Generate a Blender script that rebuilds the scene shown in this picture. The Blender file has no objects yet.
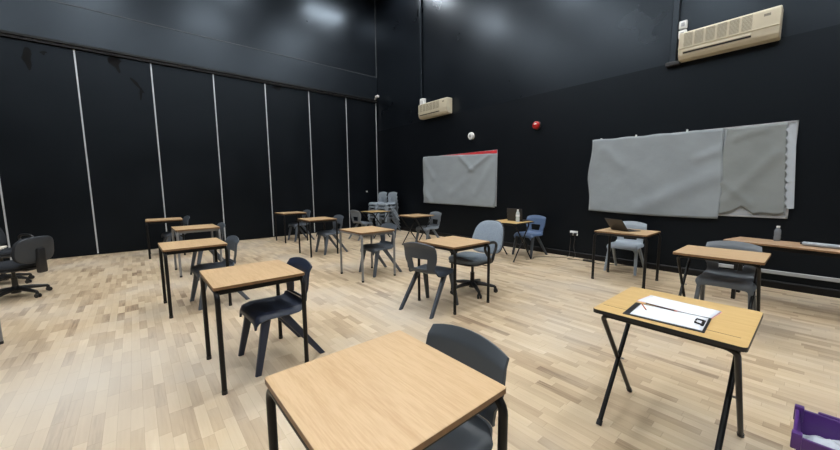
import bpy, bmesh, math, random
from mathutils import Vector, Matrix, noise

random.seed(7)
SC = bpy.context.scene
COL = SC.collection
XL, YB, XR, YF, ZC = -9.694, 6.39, 4.6, -5.2, 7.3
PI = math.pi

# ------------------------------------------------------------------ materials
def new_mat(name):
    m = bpy.data.materials.new(name); m.use_nodes = True
    nt = m.node_tree
    return m, nt, nt.nodes['Principled BSDF']

def N(nt, typ, **kw):
    n = nt.nodes.new(typ)
    for k, v in kw.items(): setattr(n, k, v)
    return n

def mat(name, col, rough=.5, metal=0., spec=.5, var=0., vscale=6., bump=0., bscale=60., rvar=0., coat=0., tint=None, bdetail=4):
    m, nt, b = new_mat(name)
    b.inputs['Base Color'].default_value = (*col, 1)
    b.inputs['Roughness'].default_value = rough
    b.inputs['Metallic'].default_value = metal
    b.inputs['Specular IOR Level'].default_value = spec
    b.inputs['Coat Weight'].default_value = coat
    if tint: b.inputs['Specular Tint'].default_value = (*tint, 1)
    tc = N(nt, 'ShaderNodeTexCoord')
    if var or rvar:
        no = N(nt, 'ShaderNodeTexNoise'); no.inputs['Scale'].default_value = vscale; no.inputs['Detail'].default_value = 5
        nt.links.new(tc.outputs['Object'], no.inputs['Vector'])
        if var:
            r = N(nt, 'ShaderNodeValToRGB')
            r.color_ramp.elements[0].position = .3; r.color_ramp.elements[1].position = .7
            r.color_ramp.elements[0].color = (*[max(0, c*(1-var)) for c in col], 1)
            r.color_ramp.elements[1].color = (*[min(1, c*(1+var)) for c in col], 1)
            nt.links.new(no.outputs['Fac'], r.inputs['Fac']); nt.links.new(r.outputs['Color'], b.inputs['Base Color'])
        if rvar:
            mr = N(nt, 'ShaderNodeMapRange'); mr.inputs['From Min'].default_value = .3; mr.inputs['From Max'].default_value = .7
            mr.inputs['To Min'].default_value = rough-rvar; mr.inputs['To Max'].default_value = rough+rvar
            nt.links.new(no.outputs['Fac'], mr.inputs['Value']); nt.links.new(mr.outputs[0], b.inputs['Roughness'])
    if bump:
        n2 = N(nt, 'ShaderNodeTexNoise'); n2.inputs['Scale'].default_value = bscale; n2.inputs['Detail'].default_value = bdetail
        nt.links.new(tc.outputs['Object'], n2.inputs['Vector'])
        bp = N(nt, 'ShaderNodeBump'); bp.inputs['Strength'].default_value = bump; bp.inputs['Distance'].default_value = .01
        nt.links.new(n2.outputs['Fac'], bp.inputs['Height']); nt.links.new(bp.outputs['Normal'], b.inputs['Normal'])
    return m

def wood_laminate(name, light, dark, rough=.38):
    m, nt, b = new_mat(name)
    tc = N(nt, 'ShaderNodeTexCoord')
    mp = N(nt, 'ShaderNodeMapping'); mp.inputs['Scale'].default_value = (2.2, 26, 26)
    nt.links.new(tc.outputs['Object'], mp.inputs['Vector'])
    oi = N(nt, 'ShaderNodeObjectInfo')
    ad = N(nt, 'ShaderNodeVectorMath', operation='ADD')
    cb = N(nt, 'ShaderNodeCombineXYZ')
    ml = N(nt, 'ShaderNodeMath', operation='MULTIPLY'); ml.inputs[1].default_value = 40
    nt.links.new(oi.outputs['Random'], ml.inputs[0]); nt.links.new(ml.outputs[0], cb.inputs[1])
    nt.links.new(mp.outputs[0], ad.inputs[0]); nt.links.new(cb.outputs[0], ad.inputs[1])
    n1 = N(nt, 'ShaderNodeTexNoise'); n1.inputs['Scale'].default_value = 1.6; n1.inputs['Detail'].default_value = 6; n1.inputs['Distortion'].default_value = .5
    nt.links.new(ad.outputs[0], n1.inputs['Vector'])
    mp2 = N(nt, 'ShaderNodeMapping'); mp2.inputs['Scale'].default_value = (14, 190, 190)
    nt.links.new(tc.outputs['Object'], mp2.inputs['Vector'])
    n2 = N(nt, 'ShaderNodeTexNoise'); n2.inputs['Scale'].default_value = 1.; n2.inputs['Detail'].default_value = 2
    nt.links.new(mp2.outputs[0], n2.inputs['Vector'])
    mx = N(nt, 'ShaderNodeMath', operation='MULTIPLY_ADD'); mx.inputs[1].default_value = .45
    nt.links.new(n2.outputs['Fac'], mx.inputs[0]); 
    m3 = N(nt, 'ShaderNodeMath', operation='MULTIPLY'); m3.inputs[1].default_value = .6
    nt.links.new(n1.outputs['Fac'], m3.inputs[0]); nt.links.new(m3.outputs[0], mx.inputs[2])
    r = N(nt, 'ShaderNodeValToRGB')
    r.color_ramp.elements[0].position = .34; r.color_ramp.elements[0].color = (*dark, 1)
    r.color_ramp.elements[1].position = .6; r.color_ramp.elements[1].color = (*light, 1)
    nt.links.new(mx.outputs[0], r.inputs['Fac']); nt.links.new(r.outputs['Color'], b.inputs['Base Color'])
    b.inputs['Roughness'].default_value = rough
    b.inputs['Specular IOR Level'].default_value = .4
    return m

def floor_mat():
    m, nt, b = new_mat('parquet_strip_floor')
    L = nt.links.new
    tc = N(nt, 'ShaderNodeTexCoord'); sp = N(nt, 'ShaderNodeSeparateXYZ'); L(tc.outputs['Object'], sp.inputs[0])
    def M(op, a, bb=None, c=None):
        n = N(nt, 'ShaderNodeMath', operation=op)
        for i, v in enumerate((a, bb, c)):
            if v is None: continue
            if isinstance(v, (int, float)): n.inputs[i].default_value = v
            else: L(v, n.inputs[i])
        return n.outputs[0]
    W = .06
    yr = M('DIVIDE', sp.outputs[1], W); row = M('FLOOR', yr); fy = M('FRACT', yr)
    wn = N(nt, 'ShaderNodeTexWhiteNoise', noise_dimensions='1D'); L(row, wn.inputs['W'])
    wn2 = N(nt, 'ShaderNodeTexWhiteNoise', noise_dimensions='1D'); L(M('ADD', row, 137.3), wn2.inputs['W'])
    ln = M('MULTIPLY_ADD', wn.outputs['Value'], .14, .24)
    xs = M('DIVIDE', M('MULTIPLY_ADD', wn2.outputs['Value'], 3.7, M('ADD', sp.outputs[0], 40)), ln)
    col = M('FLOOR', xs); fx = M('FRACT', xs)
    cv = N(nt, 'ShaderNodeCombineXYZ'); L(col, cv.inputs[0]); L(row, cv.inputs[1])
    w3 = N(nt, 'ShaderNodeTexWhiteNoise', noise_dimensions='2D'); L(cv.outputs[0], w3.inputs['Vector'])
    # grain inside each strip
    gv = N(nt, 'ShaderNodeCombineXYZ')
    L(M('MULTIPLY', sp.outputs[0], 5), gv.inputs[0]); L(M('MULTIPLY', sp.outputs[1], 70), gv.inputs[1]); L(M('MULTIPLY', w3.outputs['Value'], 30), gv.inputs[2])
    gn = N(nt, 'ShaderNodeTexNoise'); gn.inputs['Scale'].default_value = 1.; gn.inputs['Detail'].default_value = 4; L(gv.outputs[0], gn.inputs['Vector'])
    ramp = N(nt, 'ShaderNodeValToRGB'); cr = ramp.color_ramp
    cr.elements[0].position = 0; cr.elements[0].color = FLOOR_RAMP[0]
    cr.elements[1].position = 1; cr.elements[1].color = FLOOR_RAMP[-1]
    for p, c in zip((.12, .45, .8), FLOOR_RAMP[1:-1]):
        e = cr.elements.new(p); e.color = c
    tn = N(nt, 'ShaderNodeTexNoise'); tn.inputs['Scale'].default_value = 1.; tn.inputs['Detail'].default_value = 3
    tv = N(nt, 'ShaderNodeCombineXYZ'); L(M('MULTIPLY', sp.outputs[0], 1.1), tv.inputs[0]); L(M('MULTIPLY', sp.outputs[1], 3.2), tv.inputs[1]); L(tv.outputs[0], tn.inputs['Vector'])
    base = M('POWER', w3.outputs['Value'], .95)
    fac = M('ADD', M('MULTIPLY', base, .72), M('ADD', M('MULTIPLY', M('SUBTRACT', gn.outputs['Fac'], .35), .42), M('MULTIPLY', M('SUBTRACT', tn.outputs['Fac'], .47), .7)))
    L(fac, ramp.inputs['Fac'])
    # wear: greyed, scrubbed areas
    wr = N(nt, 'ShaderNodeTexNoise'); wr.inputs['Scale'].default_value = .8; wr.inputs['Detail'].default_value = 6; L(tc.outputs['Object'], wr.inputs['Vector'])
    wrr = N(nt, 'ShaderNodeMapRange'); wrr.inputs['From Min'].default_value = .45; wrr.inputs['From Max'].default_value = .75; wrr.inputs['To Max'].default_value = .7
    L(wr.outputs['Fac'], wrr.inputs['Value'])
    # one pale scuffed patch on the left of the hall
    dv = N(nt, 'ShaderNodeVectorMath', operation='DISTANCE'); L(tc.outputs['Object'], dv.inputs[0]); dv.inputs[1].default_value = (-3.25, -.4, 0)
    pd = N(nt, 'ShaderNodeMapRange'); pd.inputs['From Min'].default_value = 1.3; pd.inputs['From Max'].default_value = .1; pd.inputs['To Max'].default_value = .85
    L(M('MULTIPLY_ADD', wr.outputs['Fac'], 1.2, M('SUBTRACT', dv.outputs['Value'], .6)), pd.inputs['Value'])
    mx = N(nt, 'ShaderNodeMix', data_type='RGBA'); L(M('MAXIMUM', wrr.outputs[0], pd.outputs[0]), mx.inputs['Factor'])
    L(ramp.outputs['Color'], mx.inputs['A']); mx.inputs['B'].default_value = FLOOR_WORN
    # joints
    jx = M('GREATER_THAN', M('ABSOLUTE', M('SUBTRACT', fx, .5)), .494)
    jy = M('GREATER_THAN', M('ABSOLUTE', M('SUBTRACT', fy, .5)), .482)
    j = M('MAXIMUM', jx, jy)
    mj = N(nt, 'ShaderNodeMix', data_type='RGBA'); L(M('MULTIPLY', j, .22), mj.inputs['Factor'])
    L(mx.outputs['Result'], mj.inputs['A']); mj.inputs['B'].default_value = (.16, .1, .06, 1)
    L(mj.outputs['Result'], b.inputs['Base Color'])
    L(M('MULTIPLY_ADD', wr.outputs['Fac'], .3, .32), b.inputs['Roughness'])
    b.inputs['Specular IOR Level'].default_value = .4
    return m

FLOOR_RAMP = [(.27, .185, .115, 1), (.41, .30, .19, 1), (.535, .41, .265, 1), (.61, .485, .325, 1), (.70, .58, .415, 1)]
FLOOR_WORN = (.535, .485, .415, 1)
MT = dict(
    floor=floor_mat(),
    beech=wood_laminate('beech_laminate', (.575, .395, .22), (.475, .305, .155)),
    golden=wood_laminate('golden_laminate', (.62, .42, .175), (.54, .345, .13)),
    brown=wood_laminate('brown_laminate', (.48, .315, .19), (.38, .24, .14)),
    edge=mat('wood_edging', (.20, .11, .05), .5, var=.2, vscale=30),
    black_edge=mat('black_edging', (.012, .012, .013), .45),
    black_metal=mat('black_powder_coat', (.006, .006, .0065), .42, spec=.28),
    grey_metal=mat('grey_powder_coat', (.20, .20, .20), .45),
    steel=mat('bright_steel', (.6, .6, .62), .25, metal=1.),
    charcoal=mat('charcoal_plastic', (.056, .066, .077), .42, bump=.08, bscale=400),
    graphite=mat('graphite_plastic', (.034, .044, .060), .42, bump=.08, bscale=400),
    navy=mat('navy_plastic', (.014, .022, .045), .42, bump=.08, bscale=400),
    slate=mat('slate_plastic', (.072, .086, .105), .42, bump=.08, bscale=400),
    grey=mat('grey_plastic', (.125, .142, .16), .45, bump=.08, bscale=400),
    palegrey=mat('pale_grey_plastic', (.27, .31, .35), .45, bump=.08, bscale=400),
    blue=mat('blue_plastic', (.08, .125, .22), .45, bump=.08, bscale=400),
    fabric_blue=mat('blue_grey_upholstery', (.27, .32, .38), .95, spec=.15, var=.18, vscale=120, bump=.5, bscale=500),
    fabric_seat=mat('grey_upholstery', (.16, .19, .22), .95, spec=.15, var=.2, vscale=120, bump=.5, bscale=500),
    fabric_black=mat('black_upholstery', (.026, .029, .034), .9, spec=.2, var=.2, vscale=120, bump=.5, bscale=500),
    office_shell=mat('grey_black_chair_shell', (.034, .039, .046), .5, bump=.15, bscale=200),
    black_plastic=mat('black_plastic', (.012, .012, .013), .4, bump=.1, bscale=300),
    wall_low=mat('black_matt_wall_paint', (.0036, .0043, .0058), .42, spec=.24, var=.15, vscale=1.3, bump=.06, bscale=3, bdetail=1, tint=(.72, .86, 1.)),
    wall_high=mat('black_satin_wall_paint', (.0038, .0048, .0066), .29, spec=.45, var=.12, vscale=1.2, rvar=.02, bump=.05, bscale=1.6, bdetail=1, tint=(.72, .86, 1.)),
    fascia=mat('black_fascia_paint', (.0046, .0058, .0078), .33, spec=.5, var=.12, vscale=1.1, rvar=.02, bump=.05, bscale=1.6, bdetail=1, tint=(.72, .86, 1.)),
    panel=mat('black_partition_laminate', (.0026, .0032, .0044), .42, spec=.22, var=.2, vscale=1.2, rvar=.05, bump=.05, bscale=20, tint=(.72, .86, 1.)),
    patch=mat('bare_black_scuff', (.003, .003, .0035), .8, spec=.15),
    strip=mat('pale_aluminium_strip', (.50, .52, .54), .4, metal=.3),
    edge_highlight=mat('grey_edge_highlight', (.045, .05, .056), .5, var=.3, vscale=6),  # edge highlight put into the colour as a lighter grey
    border_white=mat('scalloped_border_card', (.42, .46, .50), .6),
    skirting=mat('black_skirting_paint', (.005, .005, .0055), .5, spec=.25),
    trunking=mat('grey_trunking', (.36, .37, .38), .45),
    ceiling=mat('black_ceiling_paint', (.012, .012, .013), .8),
    cream=mat('aged_cream_plastic', (.55, .495, .37), .4, var=.07, vscale=5),
    cream_dark=mat('louvre_cream_plastic', (.20, .18, .135), .5),
    white=mat('white_plastic', (.72, .72, .70), .4),
    whiteboard=mat('whiteboard_enamel', (.42, .45, .48), .25),
    alu=mat('board_aluminium', (.55, .56, .57), .35, metal=.6),
    paper_grey=mat('pale_grey_backing_paper', (.27, .30, .32), .75, spec=.25, var=.06, vscale=2.5, bump=.25, bscale=9),
    paper_warm=mat('warm_grey_backing_paper', (.235, .255, .255), .75, spec=.25, var=.08, vscale=2.5, bump=.3, bscale=9),
    paper_white=mat('white_paper', (.74, .76, .80), .7),
    paper_pink=mat('pink_card', (.75, .42, .45), .7),
    red=mat('red_border_card', (.55, .025, .035), .5),
    red_lens=mat('red_plastic', (.42, .012, .012), .3),
    dark_hole=mat('dark_opening', (.008, .007, .006), .7),
    bottle=mat('clear_drink_bottle', (.55, .60, .60), .12),
    bottle_dark=mat('smoky_bottle', (.16, .18, .20), .12),
    laptop=mat('dark_laptop_case', (.022, .022, .024), .4),
    screen=mat('black_laptop_screen', (.006, .006, .007), .12),
    purple=mat('purple_plastic', (.085, .027, .18), .38, var=.08, vscale=4),
    plastic_bag=mat('crumpled_clear_plastic', (.52, .56, .62), .18, bump=.6, bscale=25),
    film=mat('pale_clear_film', (.30, .33, .36), .2, bump=.4, bscale=40),
    cable=mat('dark_cable', (.04, .035, .03), .5),
    pen_orange=mat('orange_pen', (.55, .13, .03), .4),
    pen_dark=mat('dark_pencil', (.06, .03, .025), .4),
    cloth_cream=mat('cream_cloth', (.62, .57, .48), .9, var=.1, vscale=20, bump=.4, bscale=40),
    groove=mat('dark_groove', (.11, .06, .02), .6),
)

def emission_mat(name, col, s):
    m = bpy.data.materials.new(name); m.use_nodes = True
    nt = m.node_tree; nt.nodes.clear()
    e = nt.nodes.new('ShaderNodeEmission'); o = nt.nodes.new('ShaderNodeOutputMaterial')
    e.inputs['Color'].default_value = (*col, 1); e.inputs['Strength'].default_value = s
    nt.links.new(e.outputs[0], o.inputs[0]); return m
MT['lamp'] = emission_mat('lamp_diffuser', (.95, .98, 1.), 59.)

# ------------------------------------------------------------------ mesh helpers
def B(): return bmesh.new()

def box(bm, x0, x1, y0, y1, z0, z1, bev=0., seg=2, M=None):
    r = bmesh.ops.create_cube(bm, size=1)
    vs = r['verts']
    for v in vs:
        v.co = Vector(((x0+x1)/2 + v.co.x*(x1-x0), (y0+y1)/2 + v.co.y*(y1-y0), (z0+z1)/2 + v.co.z*(z1-z0)))
    if bev:
        es = list({e for v in vs for e in v.link_edges})
        r2 = bmesh.ops.bevel(bm, geom=es, offset=bev, segments=seg, affect='EDGES', profile=.5)
        vs = list({v for f in r2['faces'] for v in f.verts} | {v for v in vs if v.is_valid})
    if M is not None:
        for v in vs: v.co = M @ v.co
    return bm

def tube(bm, pts, r, n=10, caps=True, radii=None):
    pts = [Vector(p) for p in pts]
    rings = []
    for i, p in enumerate(pts):
        t = (pts[min(i+1, len(pts)-1)] - pts[max(i-1, 0)]).normalized()
        if i == 0:
            up = Vector((0, 0, 1)) if abs(t.z) < .9 else Vector((1, 0, 0))
            a = t.cross(up).normalized()
        else:
            a = (a - t*a.dot(t)).normalized()
        c = t.cross(a)
        rr = radii[i] if radii else r
        rings.append([bm.verts.new(p + (a*math.cos(2*PI*k/n) + c*math.sin(2*PI*k/n))*rr) for k in range(n)])
    for i in range(len(rings)-1):
        for k in range(n):
            bm.faces.new((rings[i][k], rings[i][(k+1) % n], rings[i+1][(k+1) % n], rings[i+1][k]))
    if caps:
        bm.faces.new(rings[0][::-1]); bm.faces.new(rings[-1])
    return bm

def lathe(bm, prof, n=20, M=None):
    rings = []
    for r, z in prof:
        rings.append([bm.verts.new((max(r, 1e-4)*math.cos(2*PI*k/n), max(r, 1e-4)*math.sin(2*PI*k/n), z)) for k in range(n)])
    if M is not None:
        for rg in rings:
            for v in rg: v.co = M @ v.co
    for i in range(len(rings)-1):
        for k in range(n):
            bm.faces.new((rings[i][k], rings[i][(k+1) % n], rings[i+1][(k+1) % n], rings[i+1][k]))
    bm.faces.new(rings[0][::-1]); bm.faces.new(rings[-1])
    return bm

def prism(bm, outline, y0, y1, axis='Y'):
    """outline in the plane across AXIS, extruded along it."""
    def P(a, b, t): return (a, t, b) if axis == 'Y' else ((t, a, b) if axis == 'X' else (a, b, t))
    A = [bm.verts.new(P(a, b, y0)) for a, b in outline]; C = [bm.verts.new(P(a, b, y1)) for a, b in outline]
    n = len(outline)
    for i in range(n): bm.faces.new((A[i], A[(i+1) % n], C[(i+1) % n], C[i]))
    bm.faces.new(A[::-1]); bm.faces.new(C)
    return bm

def taper_bar(bm, p0, p1, w0, d0, w1, d1, bev=.008):
    """bar from p0 (top) to p1 (foot); w across x, d across y; both ends cut level."""
    p0, p1 = Vector(p0), Vector(p1)
    vs = []
    for p, w, d in ((p0, w0, d0), (p1, w1, d1)):
        vs.append([bm.verts.new(p + Vector((sx*w/2, sy*d/2, 0))) for sx, sy in ((-1, -1), (1, -1), (1, 1), (-1, 1))])
    side = []
    for k in range(4):
        side.append(bm.faces.new((vs[0][k], vs[0][(k+1) % 4], vs[1][(k+1) % 4], vs[1][k])))
    bm.faces.new(vs[0][::-1]); bm.faces.new(vs[1])
    es = [bm.edges.get((vs[0][k], vs[1][k])) for k in range(4)]
    bmesh.ops.bevel(bm, geom=es, offset=bev, segments=2, affect='EDGES', profile=.5)
    return bm

def grid(bm, fn, nu, nv, skip=None):
    V = [[bm.verts.new(fn(i/nu, j/nv)) for i in range(nu+1)] for j in range(nv+1)]
    for j in range(nv):
        for i in range(nu):
            if skip and skip((i+.5)/nu, (j+.5)/nv): continue
            bm.faces.new((V[j][i], V[j][i+1], V[j+1][i+1], V[j+1][i]))
    loose = [v for r in V for v in r if not v.link_faces]
    for v in loose: bm.verts.remove(v)
    return bm

def solid(bm, t):
    bmesh.ops.recalc_face_normals(bm, faces=bm.faces[:])
    bmesh.ops.solidify(bm, geom=bm.faces[:], thickness=t)
    return bm

def obj(name, bm, m, parent=None, loc=None, smooth=40, subsurf=0, bevel=0):
    bmesh.ops.recalc_face_normals(bm, faces=bm.faces[:])
    me = bpy.data.meshes.new(name); bm.to_mesh(me); bm.free()
    if isinstance(m, str): m = MT[m]
    me.materials.append(m)
    o = bpy.data.objects.new(name, me); COL.objects.link(o)
    if parent is not None: o.parent = parent
    if loc is not None: o.location = loc
    if bevel:
        md = o.modifiers.new('bevel', 'BEVEL'); md.width = bevel; md.segments = 2; md.limit_method = 'ANGLE'
    if subsurf:
        md = o.modifiers.new('sub', 'SUBSURF'); md.levels = subsurf; md.render_levels = subsurf
    if smooth:
        me.polygons.foreach_set('use_smooth', [True]*len(me.polygons))
        if not subsurf:
            try: me.set_sharp_from_angle(angle=math.radians(smooth))
            except Exception: pass
    return o

def thing(name, label, cat, loc=(0, 0, 0), rz=0, group=None):
    o = bpy.data.objects.new(name, None); COL.objects.link(o)
    o.empty_display_size = .1
    o.location = loc; o.rotation_euler = (0, 0, rz)
    o['label'] = label; o['category'] = cat
    if group: o['group'] = group
    return o

def tag(o, label, cat, group=None, kind=None):
    o['label'] = label; o['category'] = cat
    if group: o['group'] = group
    if kind: o['kind'] = kind
    return o

def struct(name, bm, m, **kw):
    o = obj(name, bm, m, **kw); o['kind'] = 'structure'; return o

def dup(root, loc, rz, label, swap=None):
    r = root.copy(); COL.objects.link(r); r.location = loc; r.rotation_euler = (0, 0, rz); r.scale = (1, 1, 1); r['label'] = label
    def rec(a, b):
        for ch in a.children:
            c = ch.copy(); COL.objects.link(c); c.parent = b
            if swap and ch.data and not (ch.name.startswith('leg') and swap.get('charcoal_plastic') == 'blue'):
                key = (ch.data.name, tuple(sorted(swap.items())))
                if key not in CACHE:
                    me = ch.data.copy()
                    for i, mm in enumerate(me.materials):
                        if mm.name in swap: me.materials[i] = MT[swap[mm.name]]
                    CACHE[key] = me
                c.data = CACHE[key]
            rec(ch, c)
    rec(root, r)
    return r
CACHE = {}

# ------------------------------------------------------------------ room shell
bm = B(); box(bm, XL-.2, XR+.2, YF-.2, YB+.2, -.12, 0); struct('floor', bm, 'floor', smooth=0)
bm = B(); box(bm, XL-.2, XR+.2, YF-.2, YB+.2, ZC, ZC+.15); struct('ceiling', bm, 'ceiling', smooth=0)
SEAM = 3.2
bm = B(); box(bm, XL-.2, XR+.2, YB, YB+.2, 0, SEAM); struct('wall_back', bm, 'wall_low', smooth=0)
bm = B(); box(bm, XL-.2, XR+.2, YB+.012, YB+.2, SEAM, ZC); struct('wall_back_upper', bm, 'wall_high', smooth=0)
bm = B(); box(bm, XL-.25, XL-.08, YF, YB, 0, 4.1); struct('wall_left', bm, 'wall_low', smooth=0)
bm = B(); box(bm, XL-.25, XL, YF, YB, 4.2, 4.92); struct('wall_left_fascia', bm, 'fascia', smooth=0)
bm = B(); box(bm, XL-.25, XL-.03, YF, YB, 4.92, ZC); struct('wall_left_upper', bm, 'wall_high', smooth=0)
bm = B(); box(bm, XR, XR+.2, YF-.2, YB+.2, 0, ZC); struct('wall_right', bm, 'wall_low', smooth=0)
bm = B(); box(bm, XL-.2, XR+.2, YF-.2, YF, 0, ZC); struct('wall_front', bm, 'wall_low', smooth=0)
bm = B(); prism(bm, [(YB, 0), (YB-.022, 0), (YB-.022, .085), (YB-.012, .1), (YB, .1)], XL+.02, XR, 'X'); struct('baseboard_back', bm, 'skirting', smooth=0)

# folding partition on the left
TOP = 4.12
part = thing('folding_partition', 'black folding partition with pale upright joint strips along the left wall', 'partition', (XL, 2, 0))
bounds = [-.665+1.181*i for i in range(-4, 6)] + [6.33]
PX = part.location
for i in range(len(bounds)-1):
    a, c = bounds[i]-2, bounds[i+1]-2
    bm = B(); box(bm, -.07, 0, a+.012, c-.012, .015, TOP, .004, 1)
    p = obj('panel', bm, 'panel', part, smooth=0)
    bm = B(); box(bm, -.03, .004, c-.012, c+.012, .03, TOP-.02, .002, 1)
    if i < len(bounds)-2 or True: obj('edge_strip', bm, 'strip', p, smooth=0)
def scuff(y, z, w, h, lean):
    bm = B(); n = 14; o = []
    for k in range(n):
        t = 2*PI*k/n; rr = 1+.25*math.sin(3*t+y*7)
        yy = math.cos(t)*w/2*rr*(1 if math.sin(t) > 0 else .45); zz = math.sin(t)*h/2
        o.append((y-2+yy+lean*zz, z+zz))
    prism(bm, o, .0, .0015, 'X'); s = obj('scuff_mark', bm, 'patch', part, smooth=0)
for a in ((-1.29, 3.78, .16, .42, 0), (-1.08, 3.93, .1, .08, .2), (-.06, 3.95, .2, .34, -.25), (.26, 3.58, .10, .30, -.7), (.30, 3.4, .07, .28, .1), (3.2, 4.03, .3, .12, 0)): scuff(*a)
bm = B(); box(bm, .0, .012, 5.87-2, 5.93-2, 1.19, 1.24, .004, 1); lt = obj('latch', bm, 'white', part); lt['label'] = 'small white latch'
# track rail above
tr = thing('partition_track', 'long black track rail above the folding partition', 'rail', (XL, 2, 4.1))
bm = B(); box(bm, 0, .05, YF+.05-2, YB-.03-2, .0, .035, .004, 1); obj('lower_rail', bm, 'skirting', tr, smooth=0)
bm = B(); box(bm, 0, .07, YF+.05-2, YB-.03-2, .05, .10, .006, 1); obj('upper_rail', bm, 'skirting', tr, smooth=0)
bm = B(); box(bm, -.02, .028, YF+.05-2, YB-.03-2, .032, .054); obj('web', bm, 'trunking', tr, smooth=0)
# ledge that closes the fascia
bm = B(); box(bm, XL-.03, XL+.008, YF, YB, 4.912, 4.93, .003, 1); struct('trim_1', bm, 'edge_highlight', smooth=0)  # ledge painted lighter grey to stand in for light on its edge
bm = B(); box(bm, XL-.03, XL-.012, YB-.012, YB+.012, 4.93, ZC, .003, 1); struct('trim_2', bm, 'edge_highlight', smooth=0)  # bead added for the bright corner line, in the same highlight grey
# small white bracket at the far end of the track
sb = thing('end_bracket', 'small white bracket at the far end of the partition track', 'bracket', (XL+.03, 6.24, 4.2))
bm = B(); tube(bm, [(.0, .02, -.02), (.12, .0, .03)], .022, 8); obj('arm', bm, 'white', sb)
bm = B(); box(bm, .12, .27, -.035, .035, .02, .085, .012, 2); obj('head', bm, 'white', sb)

# ------------------------------------------------------------------ ceiling lamps
def lamp(x, y, label, first=None):
    t = thing('ceiling_light', label, 'ceiling light', (x, y, ZC), PI/2, 'rectangular ceiling lights')
    bm = B(); box(bm, -.66, .66, -.20, .20, -.09, 0, .01, 1); obj('housing', bm, 'white', t, smooth=0)
    bm = B(); box(bm, -.62, .62, -.165, .165, -.097, -.088); obj('diffuser', bm, 'lamp', t, smooth=0)
    return t
L0 = None
for x in (-8.1, -5.2, -2.3, .6, 3.4):
    for y in (5.4, 2.4, -.6, -3.6):
        lb = 'white rectangular light fitting on the black ceiling'
        if L0 is None: L0 = lamp(x, y, lb)
        else: dup(L0, (x, y, ZC), PI/2, lb)

# ------------------------------------------------------------------ desks
def tabletop_bm(hx, hy, z0, z1, r=.012):
    bm = B(); o = []
    for cx, cy, a0 in ((hx-r, hy-r, 0), (-hx+r, hy-r, 90), (-hx+r, -hy+r, 180), (hx-r, -hy+r, 270)):
        for k in range(5):
            a = math.radians(a0+k*22.5); o.append((cx+r*math.cos(a), cy+r*math.sin(a)))
    prism(bm, o, z0, z1, 'Z'); return bm

def fillet(p0, p1, p2, r, n=6):
    """polyline through p0-p1-p2 with the corner rounded."""
    p0, p1, p2 = map(Vector, (p0, p1, p2))
    a = (p0-p1).normalized(); b = (p2-p1).normalized(); ang = a.angle(b)
    d = r/math.tan(ang/2); c = p1+(a+b).normalized()*(r/math.sin(ang/2))
    s, e = p1+a*d, p1+b*d
    out = [p0]
    for k in range(n+1):
        v = (s-c).lerp(e-c, k/n); out.append(c+v.normalized()*r)
    out.append(p2); return out

def make_desk(label, top, edge, metal):
    t = thing('exam_desk', label, 'desk', group='single exam desks')
    tp = obj('tabletop', tabletop_bm(.3, .3, .692, .71), top, t, smooth=30)
    obj('edging', tabletop_bm(.3012, .3012, .6905, .7085), edge, tp, smooth=30)
    R_ = .0165
    for sy in (-1, 1):
        for sx in (-1, 1):
            y = sy*.283
            pts = fillet((sx*.298, y, 0), (sx*.298, y, .675), (0, y, .675), .055)
            bm = B(); tube(bm, pts, R_, 12); lg = obj('leg', bm, metal, t)
            bm = B(); tube(bm, [(sx*.298, y, 0), (sx*.298, y, .025)], R_+.002, 12); obj('foot_cap', bm, 'black_plastic', lg)
    for sx in (-1, 1):
        bm = B(); box(bm, sx*.262-.012, sx*.262+.012, -.27, .27, .652, .69, .003, 1); obj('side_rail', bm, metal, t, smooth=0)
    return t

def make_fold(label, top, edge):
    t = thing('folding_desk', label, 'desk', group='folding exam desks')
    tp = obj('tabletop', tabletop_bm(.3, .3, .690, .71, .02), top, t, smooth=30)
    obj('edging', tabletop_bm(.3015, .3015, .6885, .7085, .021), edge, tp, smooth=30)
    R_ = .0125
    for x, s, ox in ((.268, -1, 0), (.246, 1, -.02)):          # two crossing frames
        for sx in (-1, 1):
            top_y, foot_y = s*.255, -s*.25+.03
            pts = fillet((sx*x+ox, foot_y, 0), (sx*x+ox*.5, top_y, .675), (0, top_y, .675), .05)
            bm = B(); tube(bm, pts, R_, 12); lg = obj('leg', bm, 'black_metal', t)
            d = (Vector(pts[1])-Vector(pts[0])).normalized()
            bm = B(); tube(bm, [Vector(pts[0]), Vector(pts[0])+d*.03], R_+.003, 12); obj('foot_cap', bm, 'black_plastic', lg)
    for sx in (-1, 1):
        bm = B(); tube(bm, [(sx*.232, .016, .334), (sx*.272, .016, .334)], .006, 8); obj('pivot', bm, 'grey_metal', t)
    return t

DESKS = [  # x, y, rz, variant, label
    (-.922, .602, 0, 'a', 'nearest beech exam desk, cut off by the bottom of the photo'),
    (-2.785, .645, 0, 'a', 'beech exam desk with black legs and a dark navy chair, behind the nearest desk'),
    (-4.69, .48, .02, 'a', 'beech exam desk with thick black legs in front of the grey-legged one by the partition'),
    (-6.64, .74, .02, 'b', 'grey-legged beech exam desk between two black-legged desks near the partition'),
    (-8.70, .44, -.03, 'a', 'beech exam desk standing closest to the left partition, beside a slate chair'),
    (-8.76, 3.05, .05, 'a', 'far small beech exam desk against the partition strips, with a dark grey chair behind'),
    (-6.67, 2.86, 0, 'a', 'black-legged beech exam desk in the middle distance behind the pale-legged square desk'),
    (-4.50, 2.72, 0, 'b', 'grey-legged beech exam desk in the middle of the room with a slate chair'),
    (-2.74, 2.83, 0, 'a', 'beech exam desk shared by a charcoal chair and the blue-grey office chair'),
    (-1.74, 5.36, 0, 'a', 'beech exam desk holding the open laptop below the large papered board'),
    (-4.35, -1.30, 0, 'b', 'exam desk at the left edge with one leg in view'),
]
protoA = protoB = None
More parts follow.
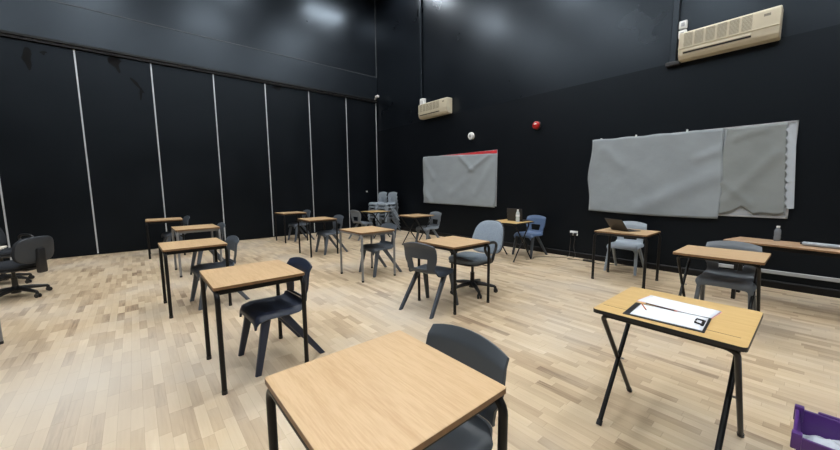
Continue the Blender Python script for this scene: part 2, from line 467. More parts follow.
for x, y, rz, v, lb in DESKS:
    if v == 'a':
        if protoA is None: d = protoA = make_desk(lb, 'beech', 'edge', 'black_metal'); d.location = (x, y, 0)
        else: d = dup(protoA, (x, y, 0), rz, lb)
    else:
        if protoB is None: d = protoB = make_desk(lb, 'beech', 'edge', 'grey_metal'); d.location = (x, y, 0); d.rotation_euler.z = rz
        else: d = dup(protoB, (x, y, 0), rz, lb)
    d.scale.x = {-1.74: 1.1, -4.50: 1.1, -2.785: 1.03, -4.69: 1.06, -6.64: 1.07, -8.70: 1.05}.get(x, 1.0)
    d.scale.z = {-.922: 1.0, -2.785: 1.035, -4.69: 1.04, -6.64: 1.04, -8.70: 1.05, -2.74: 1.035, -4.50: 1.015, -6.67: 1.03, -8.76: 1.03}.get(x, 1.01)
FOLDS = [
    (-.445, 2.165, 0, 'golden', 'golden folding desk with crossed black legs holding the clipboard'),
    (-.575, 4.335, 0, 'beech', 'beech folding desk with crossed legs in front of a grey chair, right side'),
    (-3.70, 5.36, 0, 'golden', 'golden folding desk by the back wall with laptop and water bottle'),
    (-6.02, 4.98, 0, 'beech', 'beech folding desk with crossed legs under the small papered board'),
    (-7.76, 4.98, 0, 'golden', 'yellowish folding desk in front of the chair stacks in the corner'),
]
protos = {}
for x, y, rz, tp, lb in FOLDS:
    if tp not in protos:
        d = protos[tp] = make_fold(lb, tp, 'black_edge' if tp == 'golden' else 'edge'); d.location = (x, y, 0); d.rotation_euler.z = rz
    else: d = dup(protos[tp], (x, y, 0), rz, lb)
    d.scale.x = {-.575: 1.07, -.445: 1.02}.get(x, 1.0)
# pen groove pressed in the golden desk top
clip_desk = protos['golden']
bm = B(); box(bm, -.285, .27, -.195, -.191, .7098, .7104); g = obj('pencil_groove', bm, 'groove', clip_desk, smooth=0)

# long table by the wall on the right
RZ = math.radians(-13)
lt_ = thing('long_table', 'long brown-topped table near the back wall at the right edge', 'table', (-.66, 5.63, 0), RZ)
bm = B(); box(bm, 0, 1.6, -.22, .22, .687, .71, .004, 1); obj('tabletop', bm, 'brown', lt_, smooth=0)
bm = B(); box(bm, -.002, 1.602, -.2225, -.2195, .688, .706); obj('edging', bm, 'edge', lt_, smooth=0)
bm = B(); box(bm, .05, 1.55, -.19, -.165, .640, .687); obj('rail', bm, 'black_metal', lt_, smooth=0)
for sx in (.03, 1.53):
    for sy in (-.18, .18):
        sx = sx if sx > 1 else (.13 if sy < 0 else .05)
        bm = B(); box(bm, sx-.0175, sx+.0175, sy-.0175, sy+.0175, 0, .687, .003, 1); obj('leg', bm, 'black_metal', lt_, smooth=0)

# ------------------------------------------------------------------ moulded school chairs
ST = [  # y, z, half width, side curl
    (-.222, .378, .185, .002), (-.219, .402, .196, .002), (-.205, .421, .206, .003), (-.15, .430, .213, .006), (-.06, .424, .215, .010), (.03, .417, .214, .014),
    (.10, .416, .207, .018), (.138, .427, .200, .022), (.160, .452, .191, .024), (.172, .487, .184, .024),
    (.178, .53, .190, .024), (.182, .565, .208, .024), (.186, .61, .217, .025), (.191, .66, .219, .026), (.200, .725, .217, .024), (.226, .784, .212, .020)]
def shell_pt(u, s):
    """u -1..1 across, s station index (float)"""
    i = min(int(s), len(ST)-2); f = s-i
    y, z, w, c = [ST[i][k]*(1-f)+ST[i+1][k]*f for k in range(4)]
    k = max(0, min(1, (s-6)/4))                     # 0 seat, 1 back
    a = abs(u)
    x = u*w
    y2 = y - k*c*a**2.2; z2 = z + (1-k)*c*a**2.5
    if a > .86: z2 -= (1-k)*((a-.86)/.14)**1.5*.036
    if s > 13: z2 -= (s-13)/2*.034*a**2.0
    if s < 3: z2 -= (3-s)*.004*a**3
    return Vector((x, y2, z2))
def make_chair(label, m):
    t = thing('school_chair', label, 'chair', group='moulded plastic school chairs')
    S0, S1, S2 = 0, 8.5, 15
    UU = [-1, -.985, -.95, -.9, -.85, -.7, -.5, -.25, 0, .25, .5, .7, .85, .9, .95, .985, 1]
    def U(u):
        q = u*(len(UU)-1); i = min(int(q), len(UU)-2); return UU[i]+(UU[i+1]-UU[i])*(q-i)
    bm = B(); grid(bm, lambda u, v: shell_pt(U(u), S0+(S1-S0)*v), 16, 26); solid(bm, .016); obj('seat', bm, m, t, smooth=50)
    def hole(u, v):
        s = S1+(S2-S1)*v; return 8.9 < s < 11.8 and abs(U(u)) < .49
    bm = B(); grid(bm, lambda u, v: shell_pt(U(u), S1+(S2-S1)*v), 16, 26, hole); solid(bm, .016); obj('backrest', bm, m, t, smooth=50, bevel=.004)
    for sx in (-1, 1):
        bm = B(); taper_bar(bm, (sx*.186, -.150, .412), (sx*.214, -.240, 0), .040, .066, .032, .042); obj('leg', bm, m, t)
        bm = B(); taper_bar(bm, (sx*.184, -.030, .410), (sx*.214, .266, 0), .038, .072, .032, .048); obj('leg', bm, m, t)
    return t

CHAIRS = [  # x, y, rz, material, label
    (-.93, .835, 0, 'charcoal', 'nearest charcoal school chair tucked in at the nearest desk'),
    (-2.79, .825, .05, 'navy', 'dark navy school chair at the desk behind the nearest one'),
    (-4.68, .70, .08, 'slate', 'slate grey school chair pushed under the third desk from the camera on the left'),
    (-6.62, .91, .06, 'slate', 'slate school chair mostly hidden behind the grey-legged desk near the partition'),
    (-8.82, .64, .1, 'slate', 'slate school chair at the desk standing closest to the left partition'),
    (-8.74, 3.27, .05, 'slate', 'dark slate school chair at the far small desk by the partition strips'),
    (-6.63, 3.12, 0, 'slate', 'slate grey school chair at the black-legged desk in the middle distance'),
    (-4.51, 2.95, 0, 'slate', 'slate school chair at the grey-legged desk in the middle of the room'),
    (-7.80, 4.56, PI+.1, 'grey', 'grey school chair with its back to us beside the yellowish corner desk'),
    (-5.83, 5.20, -.1, 'grey', 'grey school chair behind the crossed-leg desk under the small papered board'),
    (-2.79, 2.50, PI+.2, 'graphite', 'charcoal school chair with its back to the camera, opposite the office chair'),
    (-3.66, 5.95, -.08, 'blue', 'blue school chair by the back wall at the laptop and bottle desk'),
    (-1.94, 5.97, .03, 'palegrey', 'pale grey school chair behind the laptop desk below the large board'),
    (-.535, 4.53, .02, 'grey', 'wide grey school chair facing us behind the crossed-leg desk on the right'),
]
MATNAME = {k: MT[k].name for k in ('charcoal', 'navy', 'slate', 'grey', 'palegrey', 'blue', 'graphite')}
ch0 = None
for x, y, rz, m, lb in CHAIRS:
    if ch0 is None: ch0 = make_chair(lb, m); ch0.location = (x, y, 0); ch0.rotation_euler.z = rz
    else: dup(ch0, (x, y, 0), rz, lb, None if m == 'charcoal' else {MATNAME['charcoal']: m})
ch0.scale.z = .97
# two stacks in the far corner
ORD = ['bottom', 'second from bottom', 'middle', 'second from top', 'topmost']
for sx, sy, nm in ((-9.12, 6.0, 'left'), (-8.60, 6.02, 'right')):
    for k in range(5):
        c = dup(ch0, (sx, sy-.012*k, .107*k), 0, f'{ORD[k]} grey school chair in the {nm} stack in the far corner', {MATNAME['charcoal']: 'palegrey' if k > 2 else 'grey'})
        c['group'] = 'grey school chairs stacked in the corner'

# ------------------------------------------------------------------ office chairs
def pad_bm(hx, hy, hz, r=.35, taper=0., n=4):
    """rounded cushion, superellipse outline in xy, domed in z"""
    bm = B()
    nu, nr = 36, 5
    rings = []
    for j in range(-nr, nr+1):
        ph = j/nr*PI/2; zz = math.copysign(abs(math.sin(ph))**.8, ph)*hz; k = max(.02, math.cos(ph)**.35) if abs(j) < nr else .02
        ring = []
        for i in range(nu):
            a = 2*PI*i/nu; c, s = math.cos(a), math.sin(a)
            x = math.copysign(abs(c)**(2/n), c)*hx*k; y = math.copysign(abs(s)**(2/n), s)*hy*k
            ring.append(bm.verts.new((x*(1-taper*y/hy), y, zz)))
        rings.append(ring)
    for a, b_ in zip(rings, rings[1:]):
        for i in range(nu): bm.faces.new((a[i], a[(i+1) % nu], b_[(i+1) % nu], b_[i]))
    bm.faces.new(rings[0][::-1]); bm.faces.new(rings[-1])
    return bm

def xform(bm, M):
    for v in bm.verts: v.co = M @ v.co
    return bm

def make_office(label, loc, rz, back_m, seat_m, seat_z, bh, bw, back_c, arms, lean=.2, by=.24, sd=.225, sy=0, base_rz=.3, taper=.12, bracket=False, stripes=False):
    t = thing('office_chair', label, 'office chair', loc, rz)
    bm = B(); box(bm, -.04, .04, -.04, .04, .085, .14, .015, 2); lathe(bm, [(.045, .06), (.05, .1), (.035, .15)], 16); b0 = obj('base_hub', bm, 'black_plastic', t)
    for k in range(5):
        a = base_rz+2*PI*k/5; c, s = math.cos(a), math.sin(a)
        bm = B(); tube(bm, [(c*.03, s*.03, .115), (c*.15, s*.15, .105), (c*.29, s*.29, .078)], .02, 10, radii=[.030, .026, .018]); lg = obj('base_arm', bm, 'black_plastic', t)
        bm = B()
        for q in (-1, 1):
            M = Matrix.Translation((c*.30-s*.016*q, s*.30+c*.016*q, .027)) @ Matrix.Rotation(a, 4, 'Z') @ Matrix.Rotation(PI/2, 4, 'X')
            lathe(bm, [(.018, -.01), (.027, -.007), (.027, .007), (.018, .01)], 16, M)
        M = Matrix.Translation((c*.295, s*.295, .055)); lathe(bm, [(.016, -.015), (.02, .0), (.012, .03)], 10, M)
        obj('castor', bm, 'black_plastic', lg)
    bm = B(); lathe(bm, [(.028, .12), (.028, .26), (.018, .262), (.018, seat_z-.06)], 16); obj('gas_column', bm, 'black_plastic', t)
    bm = B(); box(bm, -.09, .09, -.12, .12, seat_z-.075, seat_z-.045, .01, 1); tube(bm, [(.05, -.02, seat_z-.06), (.2, -.04, seat_z-.07), (.27, -.05, seat_z-.065)], .006, 8); obj('mechanism', bm, 'black_plastic', t)
    bm = pad_bm(.235, sd, .045, taper=-.06); xform(bm, Matrix.Translation((0, sy, seat_z))); st = obj('seat', bm, seat_m, t, smooth=60)
    bm = pad_bm(.232, sd-.003, .018, taper=-.06); xform(bm, Matrix.Translation((0, sy, seat_z-.04))); obj('seat_shell', bm, 'black_plastic', st, smooth=60)
    # backrest: local cushion (x wide, y tall) stood upright and leaned back; curved
    def stand(bm, off):
        for v in bm.verts:
            x, yy, zz = v.co
            y2 = by+off+zz - .9*x*x*1.0 + lean*(yy+bh/2)
            v.co = Vector((x, y2, back_c+yy))
        return bm
    bm = stand(pad_bm(bw/2, bh/2, .035, taper=taper, n=3.2), 0); bk = obj('backrest', bm, back_m, t, smooth=60)
    bm = stand(pad_bm(bw/2*1.01, bh/2*1.01, .014, taper=taper, n=3.2), .034); obj('back_shell', bm, 'office_shell', bk, smooth=60)
    bm = B(); p = [(0, .06, seat_z-.06), (0, .2, seat_z-.065), (0, by+.04, seat_z-.03), (0, by+.07, back_c-.06), (0, by+.07, back_c)]
    for a, c in zip(p, p[1:]): pass
    for q in (-1, 1): tube(bm, [(q*.03+x, y, z) for x, y, z in p], .014, 8)
    if bracket: box(bm, -.05, .05, by+.03, by+.09, seat_z-.1, back_c+.02, .02, 2)
    obj('back_bracket', bm, 'black_plastic', t)
    if arms:
        for sx in (-1, 1):
            pts = [(sx*.2, .02, seat_z-.05), (sx*.27, .02, seat_z-.02), (sx*.285, .05, seat_z+.08), (sx*.285, .10, seat_z+.17), (sx*.285, .06, seat_z+.215), (sx*.285, -.06, seat_z+.225), (sx*.285, -.15, seat_z+.2), (sx*.285, -.165, seat_z+.15), (sx*.285, -.10, seat_z+.07), (sx*.283, -.03, seat_z-.0), (sx*.24, .0, seat_z-.045)]
            # smooth
            sm = []
            for i in range(len(pts)-1):
                P = [Vector(pts[max(0, min(len(pts)-1, i+k))]) for k in (-1, 0, 1, 2)]
                for q in range(5):
                    f = q/5
                    sm.append(.5*((2*P[1])+(P[2]-P[0])*f+(2*P[0]-5*P[1]+4*P[2]-P[3])*f*f+(3*P[1]-P[0]-3*P[2]+P[3])*f**3))
            sm.append(Vector(pts[-1]))
            bm = B(); tube(bm, sm, .017, 10); obj('armrest', bm, 'black_plastic', t)
    return t
make_office('blue-grey upholstered office chair with black loop armrests at the shared desk', (-2.85, 3.30, 0), .14, 'fabric_blue', 'fabric_seat', .455, .44, .46, .675, True, lean=.32, by=.34, sd=.25, sy=-.06, base_rz=.55)
make_office('black office chair turned away from the camera at the left edge', (-6.57, -1.25, 0), math.radians(-38), 'fabric_black', 'fabric_black', .42, .33, .45, .62, False, lean=.12, by=.30, base_rz=.2, taper=.02, bracket=True)
oc = make_office('black office chair with curved armrests half out of frame at far left', (-7.60, -1.54, 0), math.radians(130), 'fabric_black', 'fabric_black', .47, .40, .42, .72, True, lean=.25, base_rz=.0)
bm = B()
def clothf(u, v):
    x, y = (u-.5)*.34, (v-.5)*.26
    return Vector((x, y, .012+.012*noise.noise(Vector((x*14, y*14, 3)))+.018*math.sin(u*9)**2*v))
grid(bm, clothf, 16, 12); solid(bm, .012)
tag(obj('folded_cloth', bm, 'cloth_cream', loc=(-7.70, -1.64, .512)), 'cream folded cloth lying on the far left office chair seat', 'cloth')

# ------------------------------------------------------------------ whiteboards and papers on the back wall
def board(name, x0, x1, z0, z1, label):
    t = thing(name, label, 'whiteboard', ((x0+x1)/2, YB, (z0+z1)/2))
    hx, hz = (x1-x0)/2, (z1-z0)/2
    bm = B(); box(bm, -hx, hx, -.018, 0, -hz, hz); obj('board_surface', bm, 'whiteboard', t, smooth=0)
    bm = B()
    box(bm, -hx, hx, -.026, -.016, hz-.022, hz, .003, 1); box(bm, -hx, hx, -.026, -.016, -hz, -hz+.022, .003, 1)
    box(bm, -hx, -hx+.022, -.026, -.016, -hz, hz, .003, 1); box(bm, hx-.022, hx, -.026, -.016, -hz, hz, .003, 1)
    obj('frame', bm, 'alu', t, smooth=0)
    return t
board('whiteboard', -2.71, -.24, .925, 2.155, 'large white board almost covered by two grey paper sheets')
board('whiteboard', -7.29, -4.81, .90, 2.185, 'smaller-looking far board almost covered by one wrinkled grey paper sheet')

def sheet(name, edges, yoff, amp, seed, m, nu=60, nv=36, folds=()):
    """edges: functions left(v), right(v), bottom(u), top(u)"""
    le, ri, bo, to = edges
    bm = B()
    def fn(u, v):
        x = le(v)*(1-u)+ri(v)*u; z = bo(u)*(1-v)+to(u)*v
        n = noise.noise(Vector((x*1.6, z*1.6, seed)))*.6+noise.noise(Vector((x*4, z*4, seed+9)))*.3+noise.noise(Vector((x*10+z*6, z*9, seed+20)))*.12
        y = yoff-amp*(1+n)
        for ax, az, bx, bz, h, w in folds:
            d = Vector((bx-ax, bz-az)); l = d.length; d /= l; p = Vector((x-ax, z-az)); s = max(0, min(l, p.dot(d))); dist = (p-d*s).length
            y -= h*math.exp(-(dist/w)**2)
        return Vector((x, y, z))
    grid(bm, fn, nu, nv); solid(bm, .0015)
    return obj(name, bm, m, smooth=180)
Yp = YB-.03
s1 = sheet('paper_sheet', (lambda v: -2.745+.07*abs(v-.45)**1.0+.015*math.sin(v*9), lambda v: -.915+.02*math.sin(v*5), lambda u: .915-.03*u-.02*math.sin(u*3), lambda u: 2.17-.025*u+.006*math.sin(u*25)),
           Yp-.004, .016, 3.1, 'paper_grey', folds=((-1.9, 1.0, -.95, 1.5, .02, .12), (-1.2, 1.75, -.95, 1.85, .015, .06), (-2.5, 2.0, -2.2, 1.7, .012, .08)))
tag(s1, 'wide pale grey paper sheet covering the left of the large board', 'paper', 'grey papers on the boards')
def ragged(u):
    x = u
    pts = [(0, .945), (.08, .955), (.2, .985), (.3, 1.03), (.36, 1.065), (.43, 1.05), (.5, 1.0), (.56, .965), (.66, .985), (.8, .975), (.92, .97), (1, 1.0)]
    for (a, za), (b_, zb) in zip(pts, pts[1:]):
        if a <= x <= b_: return za+(zb-za)*(x-a)/(b_-a)
s2 = sheet('paper_sheet', (lambda v: -.945+.025*math.sin(v*7+1)+.02*v, lambda v: -.275-.06*v, ragged, lambda u: 2.135+.005*u),
           Yp-.002, .012, 8.7, 'paper_warm', nu=48, folds=((-.85, 1.15, -.4, 1.75, .014, .07), (-.8, 2.0, -.5, 2.1, .012, .05), (-.9, 1.4, -.6, 1.1, .012, .05)))
tag(s2, 'narrower grey paper sheet with torn bottom edge on the right of the large board', 'paper', 'grey papers on the boards')
bm = B(); 
n = 20
left = []
for k in range(n+1):
    z = 2.10-(2.10-1.08)*k/n
    left.append((-.285-.06*(z-1.08)+(0 if k % 2 else .03), z))
prism(bm, [(-.27, 1.05), (-.195, 1.06), (-.255, 2.12)]+left, Yp-.018, Yp-.016, 'Y')
tag(obj('border_strip', bm, 'border_white', smooth=0), 'white scalloped border strip down the right end of the large board', 'border strip')
s3 = sheet('paper_sheet', (lambda v: -7.325+.02*math.sin(v*6), lambda v: -4.82+.05*v, lambda u: .905-.03*u, lambda u: 2.195-.005*u-.10*max(0, u-.10)),
           Yp-.003, .02, 15.2, 'paper_grey', folds=((-5.9, 2.1, -5.5, 1.75, .03, .05), (-5.6, 1.75, -5.0, 2.08, .03, .05), (-7.35, 1.3, -7.0, .92, .03, .09), (-5.4, 1.2, -4.9, 1.9, .02, .08), (-7.3, 2.1, -6.9, 1.6, .02, .08), (-6.2, 1.2, -5.6, 1.6, .015, .1)))
tag(s3, 'wrinkled pale grey paper sheet covering the far small-looking board', 'paper', 'grey papers on the boards')
bm = B(); prism(bm, [(-6.65, 2.15), (-4.80, 2.09), (-4.80, 2.178), (-5.4, 2.182), (-6.65, 2.178)], Yp-.001, Yp+.0015, 'Y')
rb = tag(obj('border_strip', bm, 'red', smooth=0), 'red border strip along the top of the far wrinkled-paper board', 'border strip')
for i, x in enumerate((-2.56, -2.02, -1.35)):
    bm = B(); box(bm, -.010, .010, -.032, .0, -.015, .02, .003, 1)
    tag(obj('board_clip', bm, 'white', loc=(x, YB-.02, 2.165)), ('leftmost', 'middle', 'rightmost')[i]+' of three small white clips on the top edge of the large board', 'clip', 'white clips on the large board')

# ------------------------------------------------------------------ air conditioners
def aircon(x0, x1, z0, z1, label, first):
    t = thing('air_conditioner', label, 'air conditioner', ((x0+x1)/2, YB, (z0+z1)/2), 0, 'wall air conditioners')
    hx, hz = (x1-x0)/2, (z1-z0)/2; D = .20
    prof = [(0, -hz), (-D*.72, -hz), (-D*.95, -hz*.72), (-D, -hz*.3), (-D, hz*.88), (-D*.9, hz), (0, hz)]
    bm = B(); prism(bm, prof, -hx, hx, 'X'); obj('casing', bm, 'cream', t, smooth=25, bevel=.012)
    # intake grille: six panels of louvres
    gx0, gx1 = -hx+.05, hx*.52
    npan = 6; w = (gx1-gx0)/npan
    for k in range(npan):
        a = gx0+k*w+.012; c = gx0+(k+1)*w-.012
        bm = B(); box(bm, a, c, -D-.003, -D+.01, -hz*.12, hz*.84); g = obj('grille_panel', bm, 'cream_dark', t, smooth=0)
        bm = B()
        for q in range(11):
            z = -hz*.10+q*(hz*.93)/11
            box(bm, a, c, -D-.006, -D-.001, z, z+hz*.036)
        obj('louvre', bm, 'cream', g, smooth=0)
    bm = B(); box(bm, -hx-.003, hx+.003, -D-.012, -D+.02, -hz*.25, -hz*.17, .005, 1); obj('lip', bm, 'cream', t, smooth=0)
    bm = B(); box(bm, -hx+.06, hx*.5, -D*.99-.004, -D+.05, -hz*.62, -hz*.52); obj('outlet_slot', bm, 'dark_hole', t, smooth=0)
    bm = B(); box(bm, -hx+.055, hx*.5, -D*.98-.014, -D+.03, -hz*.52, -hz*.32, .006, 1); obj('outlet_flap', bm, 'cream', t, smooth=0)
    bm = B(); box(bm, hx*.7, hx*.82, -D-.003, -D+.01, hz*.5, hz*.66); obj('badge', bm, 'cream_dark', t, smooth=0)
    return t
aircon(-1.50, -.48, 3.17, 3.54, 'large-looking cream wall air conditioner above the large papered board', True)
aircon(-7.36, -6.24, 3.22, 3.60, 'cream wall air conditioner far off near the corner, above the small board', True)
def conduit(x0, x1, z0, label):
    t = thing('conduit', label, 'conduit', ((x0+x1)/2, YB, z0))
    h = (x1-x0)/2
    bm = B(); box(bm, -h, h, -.05, -.001, 0, ZC-z0-.01, .006, 1); obj('duct', bm, 'fascia', t, smooth=0)
    return t
c1 = conduit(-1.635, -1.555, 3.2, 'wide black cable duct rising beside the air conditioner over the large board')
bm = B(); box(bm, -.08, .1, -.09, .0, -.06, .0, .01, 1); obj('end_box', bm, 'black_plastic', c1, smooth=0)
c2 = conduit(-7.50, -7.40, 3.62, 'black cable duct rising beside the air conditioner near the corner')
bm = B(); box(bm, .06, .20, -.12, .0, -.02, .16, .01, 1); eb = obj('junction_box', bm, 'white', c2, smooth=0); eb['label'] = 'white junction box'
for z, w in ((3.57, 'lower'), (3.70, 'upper')):
    t = thing('isolator_switch', f'{w} of two small white switch boxes beside the air conditioner over the large board', 'switch', (-1.50, YB, z), 0, 'white switch boxes by the air conditioner')
    bm = B(); box(bm, -.048, .048, -.05, 0, -.055, .055, .008, 2); obj('box', bm, 'white', t)
    bm = B(); box(bm, -.02, .02, -.06, -.045, -.025, .025, .004, 1); obj('rocker', bm, 'trunking', t)

# round wall devices
RX = Matrix.Rotation(PI/2, 4, 'X')
t = thing('wall_sounder', 'small round white device on the black wall above the far papered board', 'alarm', (-5.58, YB, 2.575))
bm = B(); lathe(bm, [(.088, 0), (.092, .03), (.08, .055), (.045, .065)], 24, RX); obj('body', bm, 'white', t)
bm = B(); lathe(bm, [(.038, .06), (.04, .072), (.02, .076)], 20, RX); obj('centre', bm, 'trunking', t)
t = thing('fire_alarm', 'small red fire alarm beacon on the black wall between the boards', 'alarm', (-3.83, YB, 2.585))
bm = B(); lathe(bm, [(.085, 0), (.085, .03), (.07, .04)], 24, RX); obj('base', bm, 'black_plastic', t)
bm = B(); lathe(bm, [(.075, .03), (.075, .07), (.055, .095), (.02, .105)], 24, RX); obj('lens', bm, 'red_lens', t)
bm = B(); box(bm, -.02, .035, -.112, -.09, .005, .03, .005, 1); obj('indicator', bm, 'white', t)

# socket, plugs, cables
t = thing('wall_socket', 'white double wall socket low on the back wall between the two wall desks', 'socket', (-2.985, YB, .46))
bm = B(); box(bm, -.075, .075, -.012, 0, -.045, .045, .005, 2); obj('faceplate', bm, 'white', t)
for q in (-1, 1):
    bm = B(); box(bm, q*.045-.007, q*.045+.007, -.017, -.01, .018, .036, .002, 1); obj('switch', bm, 'white', t)
for q, w in ((-1, 'left'), (1, 'right')):
    p = thing('plug', f'black plug in the {w} half of the white wall socket', 'plug', (-2.985+q*.038, YB-.012, .445), 0, 'black plugs in the wall socket')
    bm = B(); box(bm, -.024, .024, -.04, 0, -.03, .024, .008, 2); obj('body', bm, 'black_plastic', p)
    bm = B(); tube(bm, [(0, -.025, -.03), (0, -.03, -.07), (q*.01, -.035, -.1)], .007, 8); obj('strain_relief', bm, 'black_plastic', p)
def cable(name, pts, r, m, label, cat='cable', group=None):
    sm = []
    for i in range(len(pts)-1):
        P = [Vector(pts[max(0, min(len(pts)-1, i+k))]) for k in (-1, 0, 1, 2)]
        for q in range(8):
            f = q/8
            sm.append(.5*((2*P[1])+(P[2]-P[0])*f+(2*P[0]-5*P[1]+4*P[2]-P[3])*f*f+(3*P[1]-P[0]-3*P[2]+P[3])*f**3))
    sm.append(Vector(pts[-1])); bm = B(); tube(bm, sm, r, 8)
    return tag(obj(name, bm, m), label, cat, group)
cable('power_cable', [(-3.02, YB-.05, .35), (-3.03, YB-.05, .2), (-3.02, YB-.1, .03), (-3.1, 6.15, .006), (-3.3, 6.0, .006), (-3.45, 5.8, .006), (-3.38, 5.62, .006), (-3.45, 5.5, .006)], .005, 'cable', 'thin dark cable running from the left plug along the floor to the blue chair desk', group='cables on the floor')
cable('power_cable', [(-2.94, YB-.05, .35), (-2.95, YB-.06, .2), (-2.9, YB-.1, .03), (-2.95, 6.1, .006), (-2.8, 6.15, .006), (-2.7, 6.19, .006)], .005, 'cable', 'thin dark cable from the right plug to the black power brick', group='cables on the floor')
bm = B(); box(bm, -.09, .09, -.035, .035, 0, .035, .01, 2)
tag(obj('power_brick', bm, 'black_plastic', loc=(-2.60, 6.17, 0)), 'black power brick on the floor below the wall socket', 'power adapter')
cable('power_cable', [(-2.51, 6.17, .012), (-2.4, 6.12, .006), (-2.2, 6.22, .006), (-2.0, 6.33, .006), (-1.8, 6.3, .006)], .005, 'cable', 'thin dark cable from the black power brick towards the pale grey chair', group='cables on the floor')

# trunking along the wall, right
t = thing('wall_trunking', 'grey cable trunking running low along the back wall behind the long table', 'trunking', (-.95, YB, .18))
bm = B(); box(bm, 0, XR+.9, -.04, 0, .012, .058, .004, 1); obj('cover', bm, 'trunking', t, smooth=0)
bm = B(); box(bm, -.01, .01, -.043, 0, -.003, .063, .003, 1); obj('end_cap', bm, 'white', t, smooth=0)

# ------------------------------------------------------------------ things on desks
def laptop(loc, rz, label, w=.33, open_deg=115):
    t = thing('laptop', label, 'laptop', loc, rz)        # user on +y, hinge at y=0, lid leans to -y
    d = w*.68
    bm = B(); box(bm, -w/2, w/2, 0, d, 0, .017, .004, 2); bs = obj('base', bm, 'laptop', t)
    bm = B()
    for r in range(5):
        for c in range(13):
            x = -w*.44+c*w*.068; y = .035+r*.019
            box(bm, x, x+w*.055, y, y+.015, .0165, .019)
    obj('keyboard', bm, 'black_plastic', bs, smooth=0)
    bm = B(); box(bm, -.05, .05, d-.075, d-.012, .0165, .0178); obj('touchpad', bm, 'screen', bs, smooth=0)
    M = Matrix.Translation((0, .005, .018)) @ Matrix.Rotation(math.radians(-(180-open_deg)+90-90), 4, 'X') if False else Matrix.Translation((0, .006, .016)) @ Matrix.Rotation(math.radians(open_deg-90), 4, 'X')
    bm = B(); box(bm, -w/2, w/2, -.008, 0, 0, d, .003, 1, M=M); ld = obj('lid', bm, 'laptop', t)
    bm = B(); box(bm, -w/2+.012, w/2-.012, -.0002, .001, .018, d-.012, M=M); obj('screen', bm, 'screen', ld, smooth=0)
    bm = B(); tube(bm, [(-w*.38, .004, .016), (w*.38, .004, .016)], .007, 10); obj('hinge', bm, 'laptop', t)
    return t
laptop((-1.83, 5.33, .7105), -.45, 'open dark laptop on the desk below the large board', .31, 128)
laptop((-3.67, 5.44, .7105), .0, 'open dark laptop behind the water bottle on the golden wall desk', .33, 97)
def bottle(loc, label, m, capm, h=.21, r=.033):
    t = thing('drink_bottle', label, 'bottle', loc)
    bm = B(); lathe(bm, [(r*.85, 0), (r, .006), (r, h*.3), (r*.93, h*.36), (r, h*.42), (r, h*.66), (r*.8, h*.78), (r*.42, h*.88), (r*.42, h*.9)], 20); obj('body', bm, m, t)
    bm = B(); lathe(bm, [(r*.5, h*.89), (r*.52, h*.9), (r*.52, h*.985), (r*.46, h)], 16); obj('cap', bm, capm, t)
    return t
bt = bottle((-3.545, 5.345, .7105), 'clear plastic water bottle beside the laptop on the golden wall desk', 'bottle', 'white', .23, .035)
bm = B(); lathe(bm, [(.0352, .10), (.0356, .102), (.0356, .135), (.0352, .137)], 20); obj('wrapper', bm, 'paper_white', bt)
bottle((-.28, 5.70, .7105), 'smoky grey drinking bottle with pale cap standing on the long table', 'bottle_dark', 'white', .175, .03)
# rolled clear plastic on the long table
t = thing('plastic_roll', 'roll of pale clear plastic film lying on the long table', 'roll', (.06, 5.43, .7105), RZ)
bm = B(); tube(bm, [(-.14, 0, .024), (-.13, 0, .024), (0, 0, .024), (.13, 0, .023), (.18, 0, .022)], .03, 14, radii=[.018, .022, .0225, .021, .018])
for v in bm.verts: v.co += Vector((0, noise.noise(v.co*30)*.004, noise.noise(v.co*33)*.003))
obj('film', bm, 'film', t)
bm = B(); tube(bm, [(-.155, 0, .024), (-.13, 0, .024)], .012, 10); obj('core', bm, 'dark_hole', t)
# clipboard with form, loose paper, pens
cz = .7105
t = thing('clipboard', 'black clipboard on the golden folding desk', 'clipboard', (-.455, 2.022, cz), math.radians(3))
bm = B(); box(bm, -.165, .165, -.118, .118, 0, .004, .0015, 1); obj('board', bm, 'black_plastic', t, smooth=0)
bm = B(); box(bm, .140, .152, -.04, .04, .004, .011, .002, 1); tube(bm, [(.145, -.032, .010), (.118, -.030, .013), (.118, -.012, .013)], .004, 8); tube(bm, [(.145, .032, .010), (.118, .030, .013), (.118, .012, .013)], .004, 8); obj('clip', bm, 'black_metal', t)
bm = B(); grid(bm, lambda u, v: Vector((-.135+u*.29, -.102+v*.205, .0048+.0015*math.sin(u*3)*v)), 10, 8); solid(bm, .0012)
tag(obj('paper_form', bm, 'paper_white', loc=(-.455, 2.022, cz), smooth=180), 'white form held on the black clipboard', 'paper').rotation_euler.z = math.radians(3)
def ex(o, m, name): return o
t = thing('loose_paper', 'loose white sheet with pink edge lying behind the clipboard', 'paper', (-.457, 2.232, cz), math.radians(-7))
bm = B(); grid(bm, lambda u, v: Vector((-.165+u*.33, -.075+v*.165, .0025+.003*u*v)), 10, 6); solid(bm, .001); obj('sheet', bm, 'paper_white', t, smooth=180)
bm = B(); prism(bm, [(-.170, -.078), (.170, -.078), (.170, .093), (-.170, .093)], .0001, .0006, 'Z'); obj('backing_card', bm, 'paper_pink', t, smooth=0)
def pen(loc, rz, l, m, label, tip, ln):
    t = thing('pen', label, 'pen', loc, rz, 'pens on the clipboard')
    bm = B(); tube(bm, [(-l/2, 0, 0), (l/2-.012, 0, 0)], .003, 8); obj('barrel', bm, m, t)
    bm = B(); tube(bm, [(l/2-.012, 0, 0), (l/2, 0, 0)], .004, 8, radii=[.0029, .0008]); obj('tip', bm, tip, t)
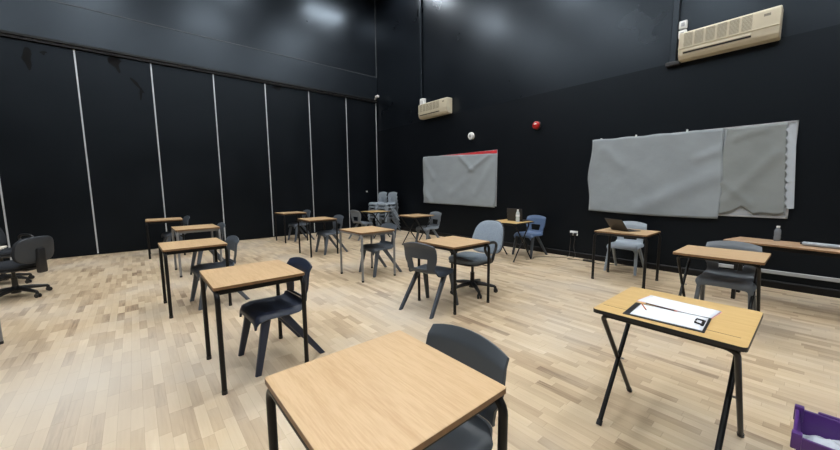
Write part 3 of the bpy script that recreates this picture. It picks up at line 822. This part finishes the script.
pen((-.565, 2.062, cz+.0105), math.radians(-62), .11, 'pen_orange', 'short orange pen lying across the left of the clipboard form', 'pen_dark', 0)
pen((-.503, 2.122, cz+.0105), math.radians(-8), .15, 'pen_dark', 'dark pencil lying along the back edge of the clipboard form', 'pen_orange', 0)

# ------------------------------------------------------------------ purple crate
t = thing('storage_crate', 'purple plastic storage crate on the floor in the bottom right corner', 'crate', (.235, 2.235, 0))
HX, HY, HZ = .225, .145, .30
bm = B()
th = .006
def ring(hx, hy, z): return [Vector((-hx, -hy, z)), Vector((hx, -hy, z)), Vector((hx, hy, z)), Vector((-hx, hy, z))]
prof = [ring(HX-.035, HY-.03, 0), ring(HX-.012, HY-.012, HZ-.05), ring(HX, HY, HZ-.05), ring(HX, HY, HZ), ring(HX-.012, HY-.012, HZ), ring(HX-.02, HY-.02, HZ-.05), ring(HX-.042, HY-.037, th)]
V = [[bm.verts.new(p) for p in r] for r in prof]
for a, c in zip(V, V[1:]):
    for k in range(4): bm.faces.new((a[k], a[(k+1) % 4], c[(k+1) % 4], c[k]))
bm.faces.new(V[0][::-1]); bm.faces.new(V[-1]); obj('tub', bm, 'purple', t, smooth=0, bevel=.004)
for sx in (-1, 1):
    for sy in (-1, 1):
        bm = B(); box(bm, sx*(HX-.012)-.016, sx*(HX-.012)+.016, sy*(HY-.012)-.016, sy*(HY-.012)+.016, HZ-.06, HZ+.014, .005, 2); obj('corner_post', bm, 'purple', t)
bm = B(); box(bm, -HX+.07, HX-.07, HY-.008, HY+.012, HZ-.012, HZ+.008, .006, 2); obj('handle_rim', bm, 'purple', t)
bm = B()
def bagf(u, v):
    x, y = (u-.5)*2*(HX-.03), (v-.5)*2*(HY-.03)
    e = (1-abs(2*u-1)**4)*(1-abs(2*v-1)**4)
    return Vector((x, y, .195+.045*e+.03*noise.noise(Vector((x*18, y*18, 1)))+.015*noise.noise(Vector((x*45, y*45, 5)))))
grid(bm, bagf, 30, 22); solid(bm, .004)
tag(obj('plastic_wrapping', bm, 'plastic_bag', loc=(.235, 2.235, 0)), 'crumpled clear plastic wrapping inside the purple crate', 'plastic bag')

# ------------------------------------------------------------------ camera, world, view
f, yaw, pitch, roll, H = 337.14, .869, .115, -.008, 1.38
fw = Vector((-math.sin(yaw)*math.cos(pitch), math.cos(yaw)*math.cos(pitch), -math.sin(pitch)))
r0 = Vector((math.cos(yaw), math.sin(yaw), 0)); u0 = r0.cross(fw)
r_ = r0*math.cos(roll)+u0*math.sin(roll); u_ = u0*math.cos(roll)-r0*math.sin(roll)
cam = bpy.data.cameras.new('camera'); co = bpy.data.objects.new('camera', cam); COL.objects.link(co)
cam.sensor_fit = 'HORIZONTAL'; cam.sensor_width = 36; cam.lens = f/840*36; cam.clip_start = .02; cam.clip_end = 100
co.matrix_world = Matrix(((r_.x, u_.x, -fw.x, 0), (r_.y, u_.y, -fw.y, 0), (r_.z, u_.z, -fw.z, H), (0, 0, 0, 1)))
SC.camera = co
w = bpy.data.worlds.new('world'); SC.world = w; w.use_nodes = True
w.node_tree.nodes['Background'].inputs[0].default_value = (.6, .7, .8, 1); w.node_tree.nodes['Background'].inputs[1].default_value = .03
vs = SC.view_settings; vs.view_transform = 'Standard'; vs.look = 'None'; vs.exposure = 0.0; vs.gamma = 1; vs.use_curve_mapping = False
SC.cycles.max_bounces = 6; SC.cycles.diffuse_bounces = 4; SC.cycles.glossy_bounces = 3
SC.cycles.use_denoising = True
